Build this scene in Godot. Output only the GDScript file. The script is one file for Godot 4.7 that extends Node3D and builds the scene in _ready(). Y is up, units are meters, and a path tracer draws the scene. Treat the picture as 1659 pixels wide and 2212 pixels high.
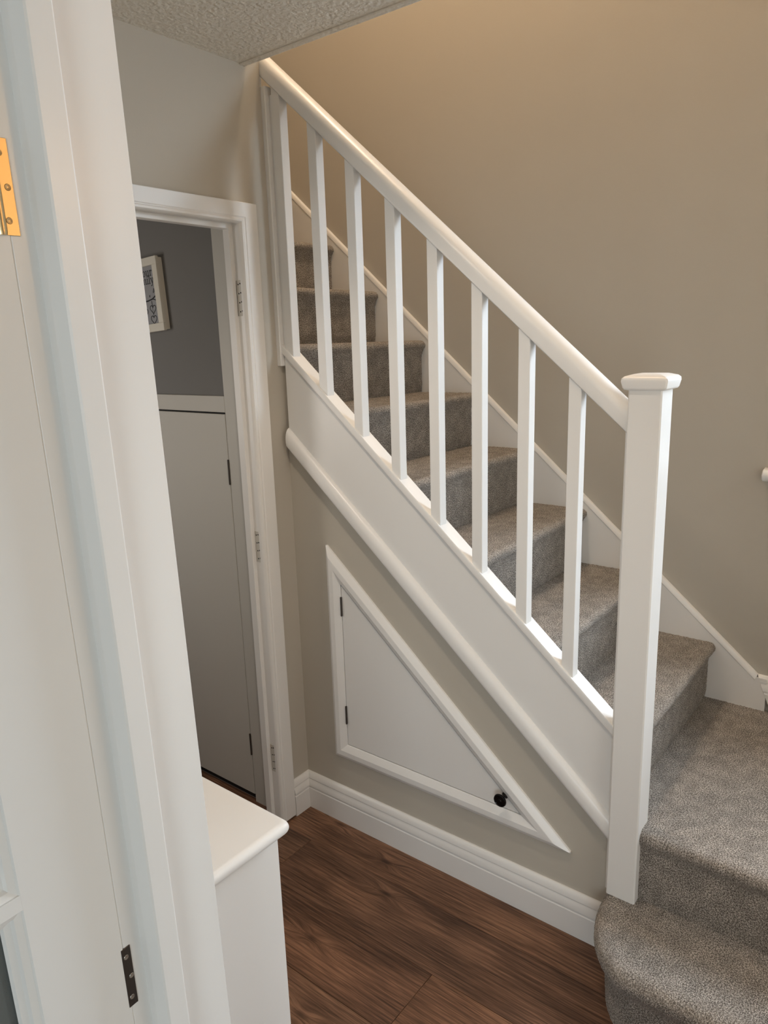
extends Node3D
# An understairs hall: closed spandrel with a triangular hatch, white balustrade, carpeted winder flight,
# seen through a living room doorway. Axes: x along the spandrel (towards the newel), y up, z out of the spandrel.

const LEAN := 0.0205                       # the old living room door frame is a little out of plumb
const PIVOT := Vector3(1.05, 1.235, 1.30)
const RISE := 0.205
const GOING := 0.2345
const PITCH := 0.874
var mats := {}
var used := {}
var rng := RandomNumberGenerator.new()

func _ready():
	rng.seed = 4711
	# ---------------------------------------------------------------- camera, sky, lights, exposure
	var cam := Camera3D.new()
	cam.name = "camera"
	cam.keep_aspect = Camera3D.KEEP_HEIGHT
	cam.fov = 70.095
	cam.near = 0.05
	cam.far = 60.0
	cam.transform = Transform3D(Basis(Vector3(0.788539, -0.030550, -0.614225), Vector3(-0.116267, 0.973348, -0.197676), Vector3(0.603894, 0.227289, 0.763971)), Vector3(1.710459, 1.640771, 1.673828))
	add_child(cam)
	cam.current = true
	var env := Environment.new()
	env.background_mode = Environment.BG_SKY
	var sky := Sky.new()
	var sm := ProceduralSkyMaterial.new()
	sm.sky_top_color = Color(0.75, 0.80, 0.86)
	sm.sky_horizon_color = Color(0.86, 0.88, 0.90)
	sm.ground_horizon_color = Color(0.55, 0.55, 0.53)
	sm.ground_bottom_color = Color(0.35, 0.36, 0.33)
	sky.sky_material = sm
	env.sky = sky
	env.tonemap_mode = Environment.TONE_MAPPER_LINEAR
	env.tonemap_exposure = 1.12
	env.sdfgi_enabled = true
	env.ssao_enabled = true
	env.ssil_enabled = true
	var we := WorldEnvironment.new()
	we.name = "world_environment"
	we.environment = env
	add_child(we)
	# daylight entering by the landing window (wall z = -0.83) and by the living room window (wall z = 4.4)
	area_light("landing_window_daylight", Vector3(1.95, 2.15, -1.30), Vector3(-0.1, -0.42, 1), Vector2(1.6, 1.1), Color(0.87, 0.935, 1.0), 16.0)
	area_light("front_door_daylight", Vector3(2.02, 1.05, 0.47), Vector3(-1, -0.35, 0), Vector2(0.45, 1.1), Color(1.0, 0.965, 0.92), 0.3)
	area_light("living_window_daylight", Vector3(3.1, 1.45, 4.3), Vector3(-0.40, 0, -1), Vector2(1.5, 1.25), Color(0.92, 0.97, 1.0), 4.4)
	area_light("side_window_daylight", Vector3(4.15, 1.45, 2.7), Vector3(-1, 0, -0.25), Vector2(1.2, 1.25), Color(1.0, 0.97, 0.92), 0.5)
	area_light("cloakroom_window_daylight", Vector3(-0.95, 1.5, 1.23), Vector3(0, 0, -1), Vector2(0.5, 0.7), Color(1.0, 0.97, 0.94), 0.5)
	make_materials()
	build_shell()
	build_floor()
	build_stairs()
	build_balustrade()
	build_spandrel_hatch()
	build_far_door()
	build_cupboard_room()
	build_cabinet()
	build_foreground_door()
	build_window_board()
	build_lamps()

# -------------------------------------------------------------------- nodes
func area_light(called: String, at: Vector3, towards: Vector3, size: Vector2, color: Color, energy: float):
	var l := AreaLight3D.new()
	l.name = called
	l.area_size = size
	l.light_color = color
	l.light_energy = energy
	l.area_range = 12.0
	l.area_attenuation = 2.0
	l.shadow_enabled = true
	add_child(l)
	l.look_at_from_position(at, at + towards, Vector3.UP)

func numbered(called: String) -> String:
	if not used.has(called):
		used[called] = 0
		return called
	used[called] += 1
	return "%s_%03d" % [called, used[called]]

func thing(called: String, label: String, category: String, at: Vector3, group := "") -> Node3D:
	var o := Node3D.new()
	o.name = numbered(called)
	add_child(o)
	o.position = at
	o.set_meta("label", label)
	o.set_meta("category", category)
	if group != "":
		o.set_meta("group", group)
	return o

func struct_root(called: String, at := Vector3.ZERO) -> Node3D:
	var o := Node3D.new()
	o.name = called
	add_child(o)
	o.position = at
	o.set_meta("kind", "structure")
	return o

func origin_of(n: Node) -> Vector3:          # where the unrotated node stands
	var p := Vector3.ZERO
	while n is Node3D and n != self:
		p += (n as Node3D).position
		n = n.get_parent()
	return p

func mesh_node(called: String, mesh: Mesh, mat: Material, parent: Node) -> MeshInstance3D:
	var o := MeshInstance3D.new()
	o.mesh = mesh
	o.material_override = mat
	o.cast_shadow = GeometryInstance3D.SHADOW_CASTING_SETTING_ON
	o.name = called
	parent.add_child(o, true)
	return o

# t holds triangles in world coordinates; they are stored relative to the parent's base
func part(called: String, t: PackedVector3Array, mat: Material, parent: Node, smooth := 35.0) -> MeshInstance3D:
	return mesh_node(called, to_mesh(t, origin_of(parent), smooth), mat, parent)

func struct(called: String, t: PackedVector3Array, mat: Material, smooth := 35.0) -> MeshInstance3D:
	var o := part(called, t, mat, self, smooth)
	o.set_meta("kind", "structure")
	return o

func to_mesh(t: PackedVector3Array, base: Vector3, smooth: float) -> ArrayMesh:
	var n := t.size()
	var face := PackedVector3Array()
	face.resize(n / 3)
	var at := {}
	for i in n / 3:
		face[i] = (t[3 * i + 2] - t[3 * i]).cross(t[3 * i + 1] - t[3 * i])
		for k in 3:
			var key := Vector3i((t[3 * i + k] * 20000.0).round())
			if at.has(key):
				at[key].append(i)
			else:
				at[key] = PackedInt32Array([i])
	var c := cos(deg_to_rad(smooth))
	var normals := PackedVector3Array()
	normals.resize(n)
	var verts := PackedVector3Array()
	verts.resize(n)
	for i in n / 3:
		var fn := face[i].normalized()
		for k in 3:
			var key := Vector3i((t[3 * i + k] * 20000.0).round())
			var s := Vector3.ZERO
			for j in at[key]:
				if face[j].normalized().dot(fn) >= c:
					s += face[j]
			normals[3 * i + k] = s.normalized() if s.length() > 0.0 else fn
			verts[3 * i + k] = t[3 * i + k] - base
	var a := []
	a.resize(Mesh.ARRAY_MAX)
	a[Mesh.ARRAY_VERTEX] = verts
	a[Mesh.ARRAY_NORMAL] = normals
	var m := ArrayMesh.new()
	m.add_surface_from_arrays(Mesh.PRIMITIVE_TRIANGLES, a)
	return m

# -------------------------------------------------------------------- shapes (triangle lists, world coordinates)
func outward(t: PackedVector3Array) -> PackedVector3Array:
	var v := 0.0
	var o := t[0]
	for i in range(0, t.size(), 3):
		v += (t[i] - o).dot((t[i + 1] - o).cross(t[i + 2] - o))
	if v > 0.0:
		for i in range(0, t.size(), 3):
			var s := t[i + 1]
			t[i + 1] = t[i + 2]
			t[i + 2] = s
	return t

func cap(ring: PackedVector3Array) -> PackedVector3Array:
	var nrm := Vector3.ZERO
	for i in ring.size():
		var a := ring[i]
		var b := ring[(i + 1) % ring.size()]
		nrm += (a - ring[0]).cross(b - ring[0])
	nrm = nrm.normalized()
	var ux := nrm.cross(Vector3.UP if absf(nrm.y) < 0.9 else Vector3.RIGHT).normalized()
	var uy := nrm.cross(ux)
	var p := PackedVector2Array()
	for v in ring:
		p.append(Vector2((v - ring[0]).dot(ux), (v - ring[0]).dot(uy)))
	var idx := Geometry2D.triangulate_polygon(p)
	var t := PackedVector3Array()
	for i in range(0, idx.size(), 3):
		var a := ring[idx[i]]
		var b := ring[idx[i + 1]]
		var c := ring[idx[i + 2]]
		if (b - a).cross(c - a).dot(nrm) < 0.0:
			t.append_array([a, c, b])
		else:
			t.append_array([a, b, c])
	return t

func lofts(rings: Array, closed_loop := false) -> PackedVector3Array:
	var t := PackedVector3Array()
	var n: int = rings[0].size()
	var m := rings.size()
	for r in (m if closed_loop else m - 1):
		var A: PackedVector3Array = rings[r]
		var B: PackedVector3Array = rings[(r + 1) % m]
		for i in n:
			var j := (i + 1) % n
			t.append_array([A[i], A[j], B[j], A[i], B[j], B[i]])
	if not closed_loop:
		var c0 := cap(rings[0])
		for i in range(0, c0.size(), 3):
			t.append_array([c0[i], c0[i + 2], c0[i + 1]])
		t.append_array(cap(rings[m - 1]))
	return outward(t)

func prism(poly: PackedVector2Array, axis: String, lo: float, hi: float) -> PackedVector3Array:
	var A := PackedVector3Array()
	var B := PackedVector3Array()
	for p in poly:
		match axis:
			"z":
				A.append(Vector3(p.x, p.y, lo)); B.append(Vector3(p.x, p.y, hi))
			"x":
				A.append(Vector3(lo, p.y, p.x)); B.append(Vector3(hi, p.y, p.x))
			_:
				A.append(Vector3(p.x, lo, p.y)); B.append(Vector3(p.x, hi, p.y))
	return lofts([A, B])

func box(mn: Vector3, mx: Vector3, b := 0.0) -> PackedVector3Array:
	if b <= 0.0:
		return prism(PackedVector2Array([Vector2(mn.x, mn.y), Vector2(mx.x, mn.y), Vector2(mx.x, mx.y), Vector2(mn.x, mx.y)]), "z", mn.z, mx.z)
	# chamfered: an octagon in plan, drawn in at the foot and the head
	var rings := []
	for lv in [[mn.y, b], [mn.y + b, 0.0], [mx.y - b, 0.0], [mx.y, b]]:
		var d: float = lv[1]
		var x0 := mn.x + d
		var x1 := mx.x - d
		var z0 := mn.z + d
		var z1 := mx.z - d
		var y: float = lv[0]
		rings.append(PackedVector3Array([Vector3(x0 + b, y, z0), Vector3(x1 - b, y, z0), Vector3(x1, y, z0 + b), Vector3(x1, y, z1 - b), Vector3(x1 - b, y, z1), Vector3(x0 + b, y, z1), Vector3(x0, y, z1 - b), Vector3(x0, y, z0 + b)]))
	return lofts(rings)

func lathe(profile: PackedVector2Array, at: Vector3, axis: Vector3, n := 24) -> PackedVector3Array:
	var ux := axis.cross(Vector3.UP if absf(axis.y) < 0.9 else Vector3.RIGHT).normalized()
	var uy := axis.cross(ux).normalized()
	var rings := []
	for p in profile:
		var r := PackedVector3Array()
		for i in n:
			var a := TAU * i / n
			r.append(at + axis * p.y + (ux * cos(a) + uy * sin(a)) * maxf(p.x, 0.0002))
		rings.append(r)
	return lofts(rings)

# a moulding: section points (across, out) carried from corner to corner; corner i gives the point of the outer arris and the
# way "across" runs there (already stretched for the mitre); out is the way the face looks
func moulding(section: PackedVector2Array, corners: Array, out: Vector3) -> PackedVector3Array:
	var rings := []
	for c in corners:
		var r := PackedVector3Array()
		for s in section:
			r.append(c[0] + c[1] * s.x + out * s.y)
		rings.append(r)
	return lofts(rings)

func join(lists: Array) -> PackedVector3Array:
	var t := PackedVector3Array()
	for l in lists:
		t.append_array(l)
	return t

func arc(c: Vector2, rx: float, ry: float, a0: float, a1: float, n: int) -> PackedVector2Array:
	var p := PackedVector2Array()
	for i in n + 1:
		var a := deg_to_rad(lerpf(a0, a1, float(i) / n))
		p.append(c + Vector2(cos(a) * rx, sin(a) * ry))
	return p

# -------------------------------------------------------------------- materials
func paint(color: Color, rough: float, spec := 0.5) -> StandardMaterial3D:
	var m := StandardMaterial3D.new()
	m.albedo_color = color
	m.roughness = rough
	m.metallic_specular = spec
	return m

func noise_normal(freq: float, strength: float, size := 512, kind := FastNoiseLite.TYPE_SIMPLEX_SMOOTH, octaves := 3) -> NoiseTexture2D:
	var f := FastNoiseLite.new()
	f.noise_type = kind
	f.seed = 11
	f.frequency = freq
	f.fractal_octaves = octaves
	var t := NoiseTexture2D.new()
	t.width = size
	t.height = size
	t.seamless = true
	t.as_normal_map = true
	t.bump_strength = strength
	t.noise = f
	return t

func triplanar(m: StandardMaterial3D, per_metre: Vector3, offset := Vector3.ZERO):
	m.uv1_triplanar = true
	m.uv1_world_triplanar = true
	m.uv1_scale = per_metre
	m.uv1_offset = offset

func make_materials():
	var white := paint(Color8(231, 229, 225), 0.33)
	white.normal_enabled = true
	white.normal_texture = noise_normal(0.02, 1.2)
	white.normal_scale = 0.12
	triplanar(white, Vector3(4, 1.2, 4))
	mats.white = white
	mats.white_gloss = paint(Color8(233, 231, 227), 0.35)
	mats.cream = paint(Color8(222, 217, 204), 0.45)
	mats.old_white = paint(Color8(196, 192, 183), 0.5)
	var wall := paint(Color8(190, 183, 170), 0.75, 0.35)
	wall.normal_enabled = true
	wall.normal_texture = noise_normal(0.05, 2.0)
	wall.normal_scale = 0.12
	triplanar(wall, Vector3(5, 5, 5))
	mats.wall = wall
	var ceil_m := paint(Color8(222, 216, 204), 0.8, 0.3)
	ceil_m.normal_enabled = true
	ceil_m.normal_texture = noise_normal(0.05, 10.0, 512, FastNoiseLite.TYPE_SIMPLEX_SMOOTH, 3)
	ceil_m.normal_scale = 0.35
	triplanar(ceil_m, Vector3(2.0, 2.0, 2.0))
	mats.ceiling = ceil_m
	mats.plain = paint(Color8(215, 210, 200), 0.8, 0.3)
	mats.grey_wall = paint(Color8(124, 122, 119), 0.7, 0.3)
	mats.charcoal = paint(Color8(48, 50, 50), 0.8, 0.3)
	mats.dark = paint(Color8(22, 20, 19), 0.8)
	mats.plaster_dark = paint(Color8(120, 114, 104), 0.9)
	var brass := paint(Color8(214, 190, 146), 0.25)
	brass.metallic = 1.0
	mats.brass = brass
	var steel := paint(Color8(92, 86, 82), 0.4)
	steel.metallic = 0.9
	mats.steel = steel
	var screw := paint(Color8(190, 184, 176), 0.35)
	screw.metallic = 1.0
	mats.screw = screw
	var black := paint(Color8(26, 24, 24), 0.12)
	black.metallic = 0.6
	mats.black_chrome = black
	mats.ink = paint(Color8(40, 40, 42), 0.8)
	mats.print_grey = paint(Color8(150, 150, 152), 0.6)
	var glass := paint(Color(0.85, 0.9, 0.9, 0.08), 0.02)
	glass.transparency = BaseMaterial3D.TRANSPARENCY_ALPHA
	mats.glass = glass
	var bulb := paint(Color8(255, 236, 205), 0.4)
	bulb.emission_enabled = true
	bulb.emission = Color8(255, 214, 160)
	bulb.emission_energy_multiplier = 3.0
	mats.bulb = bulb
	mats.carpet = carpet_material()
	var im := wood_image()
	mats.wood = im
	mats.wood_tones = [Color(1, 1, 1), Color(0.93, 0.92, 0.92), Color(1.06, 1.05, 1.04), Color(0.97, 0.95, 0.94), Color(1.03, 1.01, 0.99)]

# one board's finish: the shared print, laid from the board's own end so that it never wraps within a board
func plank_material(x0: float, z0: float, n: int) -> StandardMaterial3D:
	var m := paint(mats.wood_tones[n % 5], 0.42, 0.4)
	m.albedo_texture = mats.wood[0]
	m.normal_enabled = true
	m.normal_texture = mats.wood[1]
	m.normal_scale = 0.35
	triplanar(m, Vector3(1.0 / 1.36, 1.0, 1.0 / 0.68), Vector3(0.02 - x0 / 1.36, 0, 0.012 + 0.335 * (n % 3 if n % 3 < 2 else 2) - z0 / 0.68))
	return m

func carpet_material() -> StandardMaterial3D:
	var size := 1024
	var f := FastNoiseLite.new()
	f.seed = 5
	f.noise_type = FastNoiseLite.TYPE_SIMPLEX
	f.frequency = 0.17
	f.fractal_octaves = 2
	var a := f.get_seamless_image(size, size).get_data()
	f.seed = 9
	f.frequency = 0.07
	var b := f.get_seamless_image(size, size).get_data()
	f.seed = 21
	f.frequency = 0.006
	f.fractal_octaves = 3
	var c := f.get_seamless_image(size, size).get_data()
	var out := PackedByteArray()
	out.resize(size * size * 3)
	for i in size * size:
		var v := (a[i] - 127.5) / 127.5 * 0.75 + (b[i] - 127.5) / 127.5 * 0.45
		var k := clampf(0.5 + v * 0.95, 0.0, 1.0)
		var low := 1.0 + (c[i] - 127.5) / 127.5 * 0.10
		out[3 * i] = int(clampf(lerpf(56, 226, k) * low, 0, 255))
		out[3 * i + 1] = int(clampf(lerpf(49, 217, k) * low, 0, 255))
		out[3 * i + 2] = int(clampf(lerpf(42, 206, k) * low, 0, 255))
	var img := Image.create_from_data(size, size, false, Image.FORMAT_RGB8, out)
	var m := paint(Color(1, 1, 1), 1.0, 0.1)
	m.albedo_texture = ImageTexture.create_from_image(img)
	m.normal_enabled = true
	f.frequency = 0.17
	f.seed = 5
	m.normal_texture = noise_normal(0.17, 6.0, 1024, FastNoiseLite.TYPE_SIMPLEX, 2)
	m.normal_scale = 0.8
	m.rim_enabled = true
	m.rim = 0.25
	m.rim_tint = 0.5
	triplanar(m, Vector3(2.4, 2.4, 2.4))
	return m

func wood_image() -> Array:
	var w := 1700
	var h := 850                              # 1.36 m by 0.68 m at 0.8 mm a pixel
	var warp := FastNoiseLite.new()
	warp.seed = 3
	warp.frequency = 0.0035
	warp.fractal_octaves = 2
	var fib := FastNoiseLite.new()
	fib.seed = 8
	fib.frequency = 0.10
	fib.fractal_octaves = 3
	var big := FastNoiseLite.new()
	big.seed = 14
	big.frequency = 0.004
	big.fractal_octaves = 2
	var knots := [[310.0, 120.0, 16.0], [620.0, 190.0, 13.0], [1210.0, 420.0, 15.0], [1500.0, 700.0, 12.0], [480.0, 640.0, 14.0], [900.0, 330.0, 9.0]]
	var data := PackedByteArray()
	data.resize(w * h * 3)
	var bump := PackedByteArray()
	bump.resize(w * h)
	for y in h:
		for x in w:
			var yy := float(y)
			var dark := 0.0
			for k in knots:
				var dx: float = (x - k[0]) / 3.2
				var dy: float = y - k[1]
				var d2 := dx * dx + dy * dy
				if d2 < 8000.0:
					var e := exp(-d2 / (k[2] * k[2] * 4.0))
					yy += e * 34.0 * signf(dy) * (1.0 - exp(-absf(dy) / 6.0))
					dark += 0.5 * exp(-d2 / (k[2] * k[2] * 0.35))
			var wv := warp.get_noise_2d(x * 0.22, yy) * 46.0
			var ring := absf(fposmod((yy + wv) / 21.0, 1.0) - 0.5) * 2.0
			ring = pow(1.0 - ring, 3.0)
			var fv := fib.get_noise_2d(x * 0.035, yy * 1.3)
			var fine := fib.get_noise_2d(x * 0.09 + 700.0, yy * 4.0)
			var bv := big.get_noise_2d(x * 0.35, y * 1.6)
			var t := 0.50 + fv * 0.32 + fine * 0.26 + bv * 0.26 - ring * 0.19 - dark
			t = clampf(t, 0.0, 1.0)
			var i := y * w + x
			data[3 * i] = int(lerpf(60, 168, t))
			data[3 * i + 1] = int(lerpf(41, 128, t))
			data[3 * i + 2] = int(lerpf(30, 101, t))
			bump[i] = int(clampf(128 + fine * 90 + fv * 40 - ring * 30, 0, 255))
	var img := Image.create_from_data(w, h, false, Image.FORMAT_RGB8, data)
	var nb := Image.create_from_data(w, h, false, Image.FORMAT_L8, bump)
	nb.convert(Image.FORMAT_RGBA8)
	nb.bump_map_to_normal_map(2.0)
	return [ImageTexture.create_from_image(img), ImageTexture.create_from_image(nb)]

# -------------------------------------------------------------------- shell
func build_shell():
	var w: Material = mats.wall
	# far wall of the stairwell, two storeys high
	# with the landing window at its right end (x 1.39 .. 2.04, y 1.225 .. 2.38)
	struct("wall_far", join([box(Vector3(-3.3, -0.1, -0.95), Vector3(1.39, 5.0, -0.83)), box(Vector3(2.04, -0.1, -0.95), Vector3(2.2, 5.0, -0.83)), box(Vector3(1.39, -0.1, -0.95), Vector3(2.04, 1.18, -0.83)), box(Vector3(1.39, 2.38, -0.95), Vector3(2.04, 5.0, -0.83))]), w)
	# end wall with the far door opening (z 0.12 .. 0.93, to y 2.02)
	var e := join([box(Vector3(-0.058, -0.1, 0.028), Vector3(0, 2.62, 0.125)), box(Vector3(-0.058, -0.1, -0.02), Vector3(0, 1.64, 0.028)), box(Vector3(-0.058, -0.1, 0.925), Vector3(0, 2.62, 1.33)), box(Vector3(-0.058, 2.015, 0.125), Vector3(0, 2.62, 0.925))])
	struct("wall_end", e, w)
	# spandrel below the string, with the hatch opening left behind the hatch
	struct("wall_spandrel", prism(PackedVector2Array([Vector2(0, -0.1), Vector2(1.13, -0.1), Vector2(1.13, 0.34), Vector2(0.0, 1.36)]), "z", -0.03, 0.0), w)
	# stairwell side wall behind the end wall, and its upper part over the hall ceiling
	struct("wall_stairwell", box(Vector3(-3.3, -0.1, -0.03), Vector3(-0.055, 5.0, 0.09)), w)
	struct("wall_upper", box(Vector3(-0.1, 2.43, 0.10), Vector3(2.2, 5.0, 0.22)), w)
	struct("wall_top", box(Vector3(-3.42, -0.1, -0.95), Vector3(-3.3, 5.0, 0.22)), w)
	# wall at the right end of the hall with the glazed front door, z 0.12 .. 0.82
	struct("wall_right", join([box(Vector3(2.05, -0.1, -0.95), Vector3(2.2, 5.0, 0.12)), box(Vector3(2.05, -0.1, 0.82), Vector3(2.2, 5.0, 1.33)), box(Vector3(2.05, 2.03, 0.12), Vector3(2.2, 5.0, 0.82))]), w)
	var fd := struct_root("door_3", Vector3(2.1, 0, 0.47))
	part("door_leaf", join([box(Vector3(2.10, 0.0, 0.12), Vector3(2.15, 0.46, 0.82)), box(Vector3(2.10, 1.84, 0.12), Vector3(2.15, 2.03, 0.82)), box(Vector3(2.10, 0.46, 0.12), Vector3(2.15, 1.84, 0.21)), box(Vector3(2.10, 0.46, 0.73), Vector3(2.15, 1.84, 0.82))]), mats.white, fd)
	part("pane", box(Vector3(2.122, 0.46, 0.21), Vector3(2.128, 1.84, 0.73)), mats.glass, fd)
	# wall between hall and living room, doorway x 1.02 .. 1.88
	struct("wall_near", join([box(Vector3(-0.1, -0.1, 1.232), Vector3(1.02, 2.62, 1.312)), box(Vector3(1.88, -0.1, 1.232), Vector3(4.2, 2.62, 1.312)), box(Vector3(1.02, 2.03, 1.232), Vector3(1.88, 2.62, 1.312))]), w)
	struct("ceiling", box(Vector3(-0.02, 2.417, 0.10), Vector3(2.2, 2.62, 1.33)), mats.ceiling)
	struct("ceiling_upper", box(Vector3(-3.42, 5.0, -0.95), Vector3(2.2, 5.12, 0.22)), mats.plain)
	# bead along the edge of the ceiling over the stairs
	var bead := PackedVector2Array([Vector2(0.104, 2.417), Vector2(0.104, 2.4145), Vector2(0.099, 2.412)])
	bead.append_array(arc(Vector2(0.087, 2.421), 0.009, 0.009, 300, 180, 6))
	bead.append(Vector2(0.078, 2.45))
	bead.append(Vector2(0.104, 2.45))
	struct("trim_1", prism(bead, "x", -0.0, 2.05), mats.ceiling, 50)
	# living room behind the camera
	struct("wall_living", join([box(Vector3(4.2, -0.1, 1.312), Vector3(4.32, 2.62, 2.05)), box(Vector3(4.2, -0.1, 3.35), Vector3(4.32, 2.62, 4.52)), box(Vector3(4.2, -0.1, 2.05), Vector3(4.32, 0.8, 3.35)), box(Vector3(4.2, 2.1, 2.05), Vector3(4.32, 2.62, 3.35)),
		box(Vector3(0.80, -0.1, 4.4), Vector3(2.5, 2.62, 4.52)), box(Vector3(4.1, -0.1, 4.4), Vector3(4.32, 2.62, 4.52)), box(Vector3(2.5, -0.1, 4.4), Vector3(4.1, 0.8, 4.52)), box(Vector3(2.5, 2.1, 4.4), Vector3(4.1, 2.62, 4.52))]), w)
	struct("wall_living_left", box(Vector3(0.80, -0.1, 1.312), Vector3(0.92, 2.62, 4.45)), mats.charcoal)
	struct("ceiling_living", box(Vector3(0.8, 2.42, 1.33), Vector3(4.32, 2.62, 4.52)), mats.plain)
	window_at("window_1", Vector3(1.39, 1.18, -0.93), Vector3(2.04, 2.38, -0.87), "z")
	window_at("window_2", Vector3(2.5, 0.8, 4.44), Vector3(4.1, 2.1, 4.49), "z")
	window_at("window_4", Vector3(4.24, 0.8, 2.05), Vector3(4.29, 2.1, 3.35), "x")
	build_skirting()

func window_at(called: String, mn: Vector3, mx: Vector3, axis: String):
	var r := struct_root(called, mn)
	var b := 0.05
	var parts := []
	if axis == "x":
		parts = [box(mn, Vector3(mx.x, mn.y + b, mx.z)), box(Vector3(mn.x, mx.y - b, mn.z), mx), box(Vector3(mn.x, mn.y, mn.z), Vector3(mx.x, mx.y, mn.z + b)), box(Vector3(mn.x, mn.y, mx.z - b), mx)]
		part("pane", box(Vector3(mn.x + 0.02, mn.y + b, mn.z + b), Vector3(mn.x + 0.026, mx.y - b, mx.z - b)), mats.glass, r)
	else:
		parts = [box(mn, Vector3(mx.x, mn.y + b, mx.z)), box(Vector3(mn.x, mx.y - b, mn.z), mx), box(mn, Vector3(mn.x + b, mx.y, mx.z)), box(Vector3(mx.x - b, mn.y, mn.z), mx)]
		part("pane", box(Vector3(mn.x + b, mn.y + b, mn.z + 0.02), Vector3(mx.x - b, mx.y - b, mn.z + 0.026)), mats.glass, r)
	part("window_frame", join(parts), mats.white, r)

func skirting_section(h: float) -> PackedVector2Array:   # (height, out)
	return PackedVector2Array([Vector2(0, 0), Vector2(0, 0.018), Vector2(h - 0.060, 0.018), Vector2(h - 0.057, 0.0155), Vector2(h - 0.053, 0.0155), Vector2(h - 0.050, 0.0185), Vector2(h - 0.044, 0.0185), Vector2(h - 0.034, 0.0165), Vector2(h - 0.027, 0.0135), Vector2(h - 0.023, 0.0130), Vector2(h - 0.021, 0.0145), Vector2(h - 0.010, 0.0125), Vector2(h - 0.003, 0.008), Vector2(h, 0.004), Vector2(h, 0)])

func build_skirting():
	var s := skirting_section(0.136)
	var A := PackedVector3Array()
	var B := PackedVector3Array()
	for p in s:
		A.append(Vector3(p.y, p.x, p.y))
		B.append(Vector3(1.22, p.x, p.y))
	struct("baseboard_spandrel", lofts([A, B]), mats.white, 25)
	B = PackedVector3Array()
	for p in s:
		B.append(Vector3(p.y, p.x, 0.0885))
	struct("baseboard_end", lofts([A, B]), mats.white, 25)

func build_floor():
	struct("floor_base", box(Vector3(-3.4, -0.2, -0.95), Vector3(4.3, -0.014, 4.5)), mats.dark)
	var f := struct_root("floor", Vector3.ZERO)
	var wid := 0.2065
	var n := 0
	var joints := {0: -0.05, 1: 0.147, 2: 0.782, 3: 0.36, 4: 0.95, 5: 0.2, 6: 0.7}
	for row in range(-1, 7):
		var z0 := -0.0565 + wid * row
		var x: float = joints.get(row, 0.5) - 1.285 * 2
		while x < 2.05:
			var x0 := maxf(x, -1.6)
			var x1 := minf(x + 1.285, 2.05)
			if x1 - x0 > 0.02:
				var zz0 := maxf(z0, -0.03)
				part("plank", box(Vector3(x0 + 0.0006, -0.012, zz0 + 0.0006), Vector3(x1 - 0.0006, 0.0, z0 + wid - 0.0006), 0.0011), plank_material(x, z0, row * 2 + 2 + int(round((x + 9.0) / 1.285))), f, 10)
				n += 1
			x += 1.285
	struct("floor_living", box(Vector3(0.92, -0.014, 1.39), Vector3(4.2, 0.0, 4.4)), mats.plaster_dark)

# -------------------------------------------------------------------- stairs
func grid_mesh(P: Array, base: Vector3, flip := false) -> ArrayMesh:      # P[i][j] world points; normals from the grid
	var n := P.size()
	var m: int = P[0].size()
	var v := PackedVector3Array()
	var nn := PackedVector3Array()
	var idx := PackedInt32Array()
	v.resize(n * m)
	nn.resize(n * m)
	for i in n:
		var row: PackedVector3Array = P[i]
		for j in m:
			v[i * m + j] = row[j] - base
	for i in n - 1:
		for j in m - 1:
			var a := i * m + j
			var b := a + 1
			var c := a + m
			var d := c + 1
			var fn := (v[d] - v[a]).cross(v[b] - v[c]) * (-1.0 if flip else 1.0)
			nn[a] += fn
			nn[b] += fn
			nn[c] += fn
			nn[d] += fn
			idx.append_array([a, c, b, b, c, d] if flip else [a, b, c, b, d, c])
	for i in n * m:
		nn[i] = nn[i].normalized() if nn[i].length() > 0.0 else Vector3.UP
	var arr := []
	arr.resize(Mesh.ARRAY_MAX)
	arr[Mesh.ARRAY_VERTEX] = v
	arr[Mesh.ARRAY_NORMAL] = nn
	arr[Mesh.ARRAY_INDEX] = idx
	var mesh := ArrayMesh.new()
	mesh.add_surface_from_arrays(Mesh.PRIMITIVE_TRIANGLES, arr)
	return mesh

func resample(p: PackedVector2Array, step: float) -> PackedVector2Array:
	var out := PackedVector2Array([p[0]])
	for i in p.size() - 1:
		var k := maxi(1, int(ceil((p[i + 1] - p[i]).length() / step)))
		for j in range(1, k + 1):
			out.append(p[i].lerp(p[i + 1], float(j) / k))
	return out

# section of a carpeted step: (run towards the climb, height), from the foot of the riser over the nosing to the back of the tread
func step_section(rise: float, going: float, over: float, r: float) -> PackedVector2Array:
	var p := PackedVector2Array([Vector2(over + 0.004, 0.0), Vector2(over, 0.03), Vector2(over, rise - 2.6 * r - 0.012), Vector2(over * 0.55, rise - 2.0 * r)])
	p.append_array(arc(Vector2(r, rise - r), r, r, 200, 90, 8))
	p.append(Vector2(going + over + 0.02, rise))
	return p

func offset_normals(p: PackedVector2Array) -> PackedVector2Array:
	var n := PackedVector2Array()
	for i in p.size():
		var d := p[mini(i + 1, p.size() - 1)] - p[maxi(i - 1, 0)]
		n.append(Vector2(-d.y, d.x).normalized())
	return n

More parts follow.
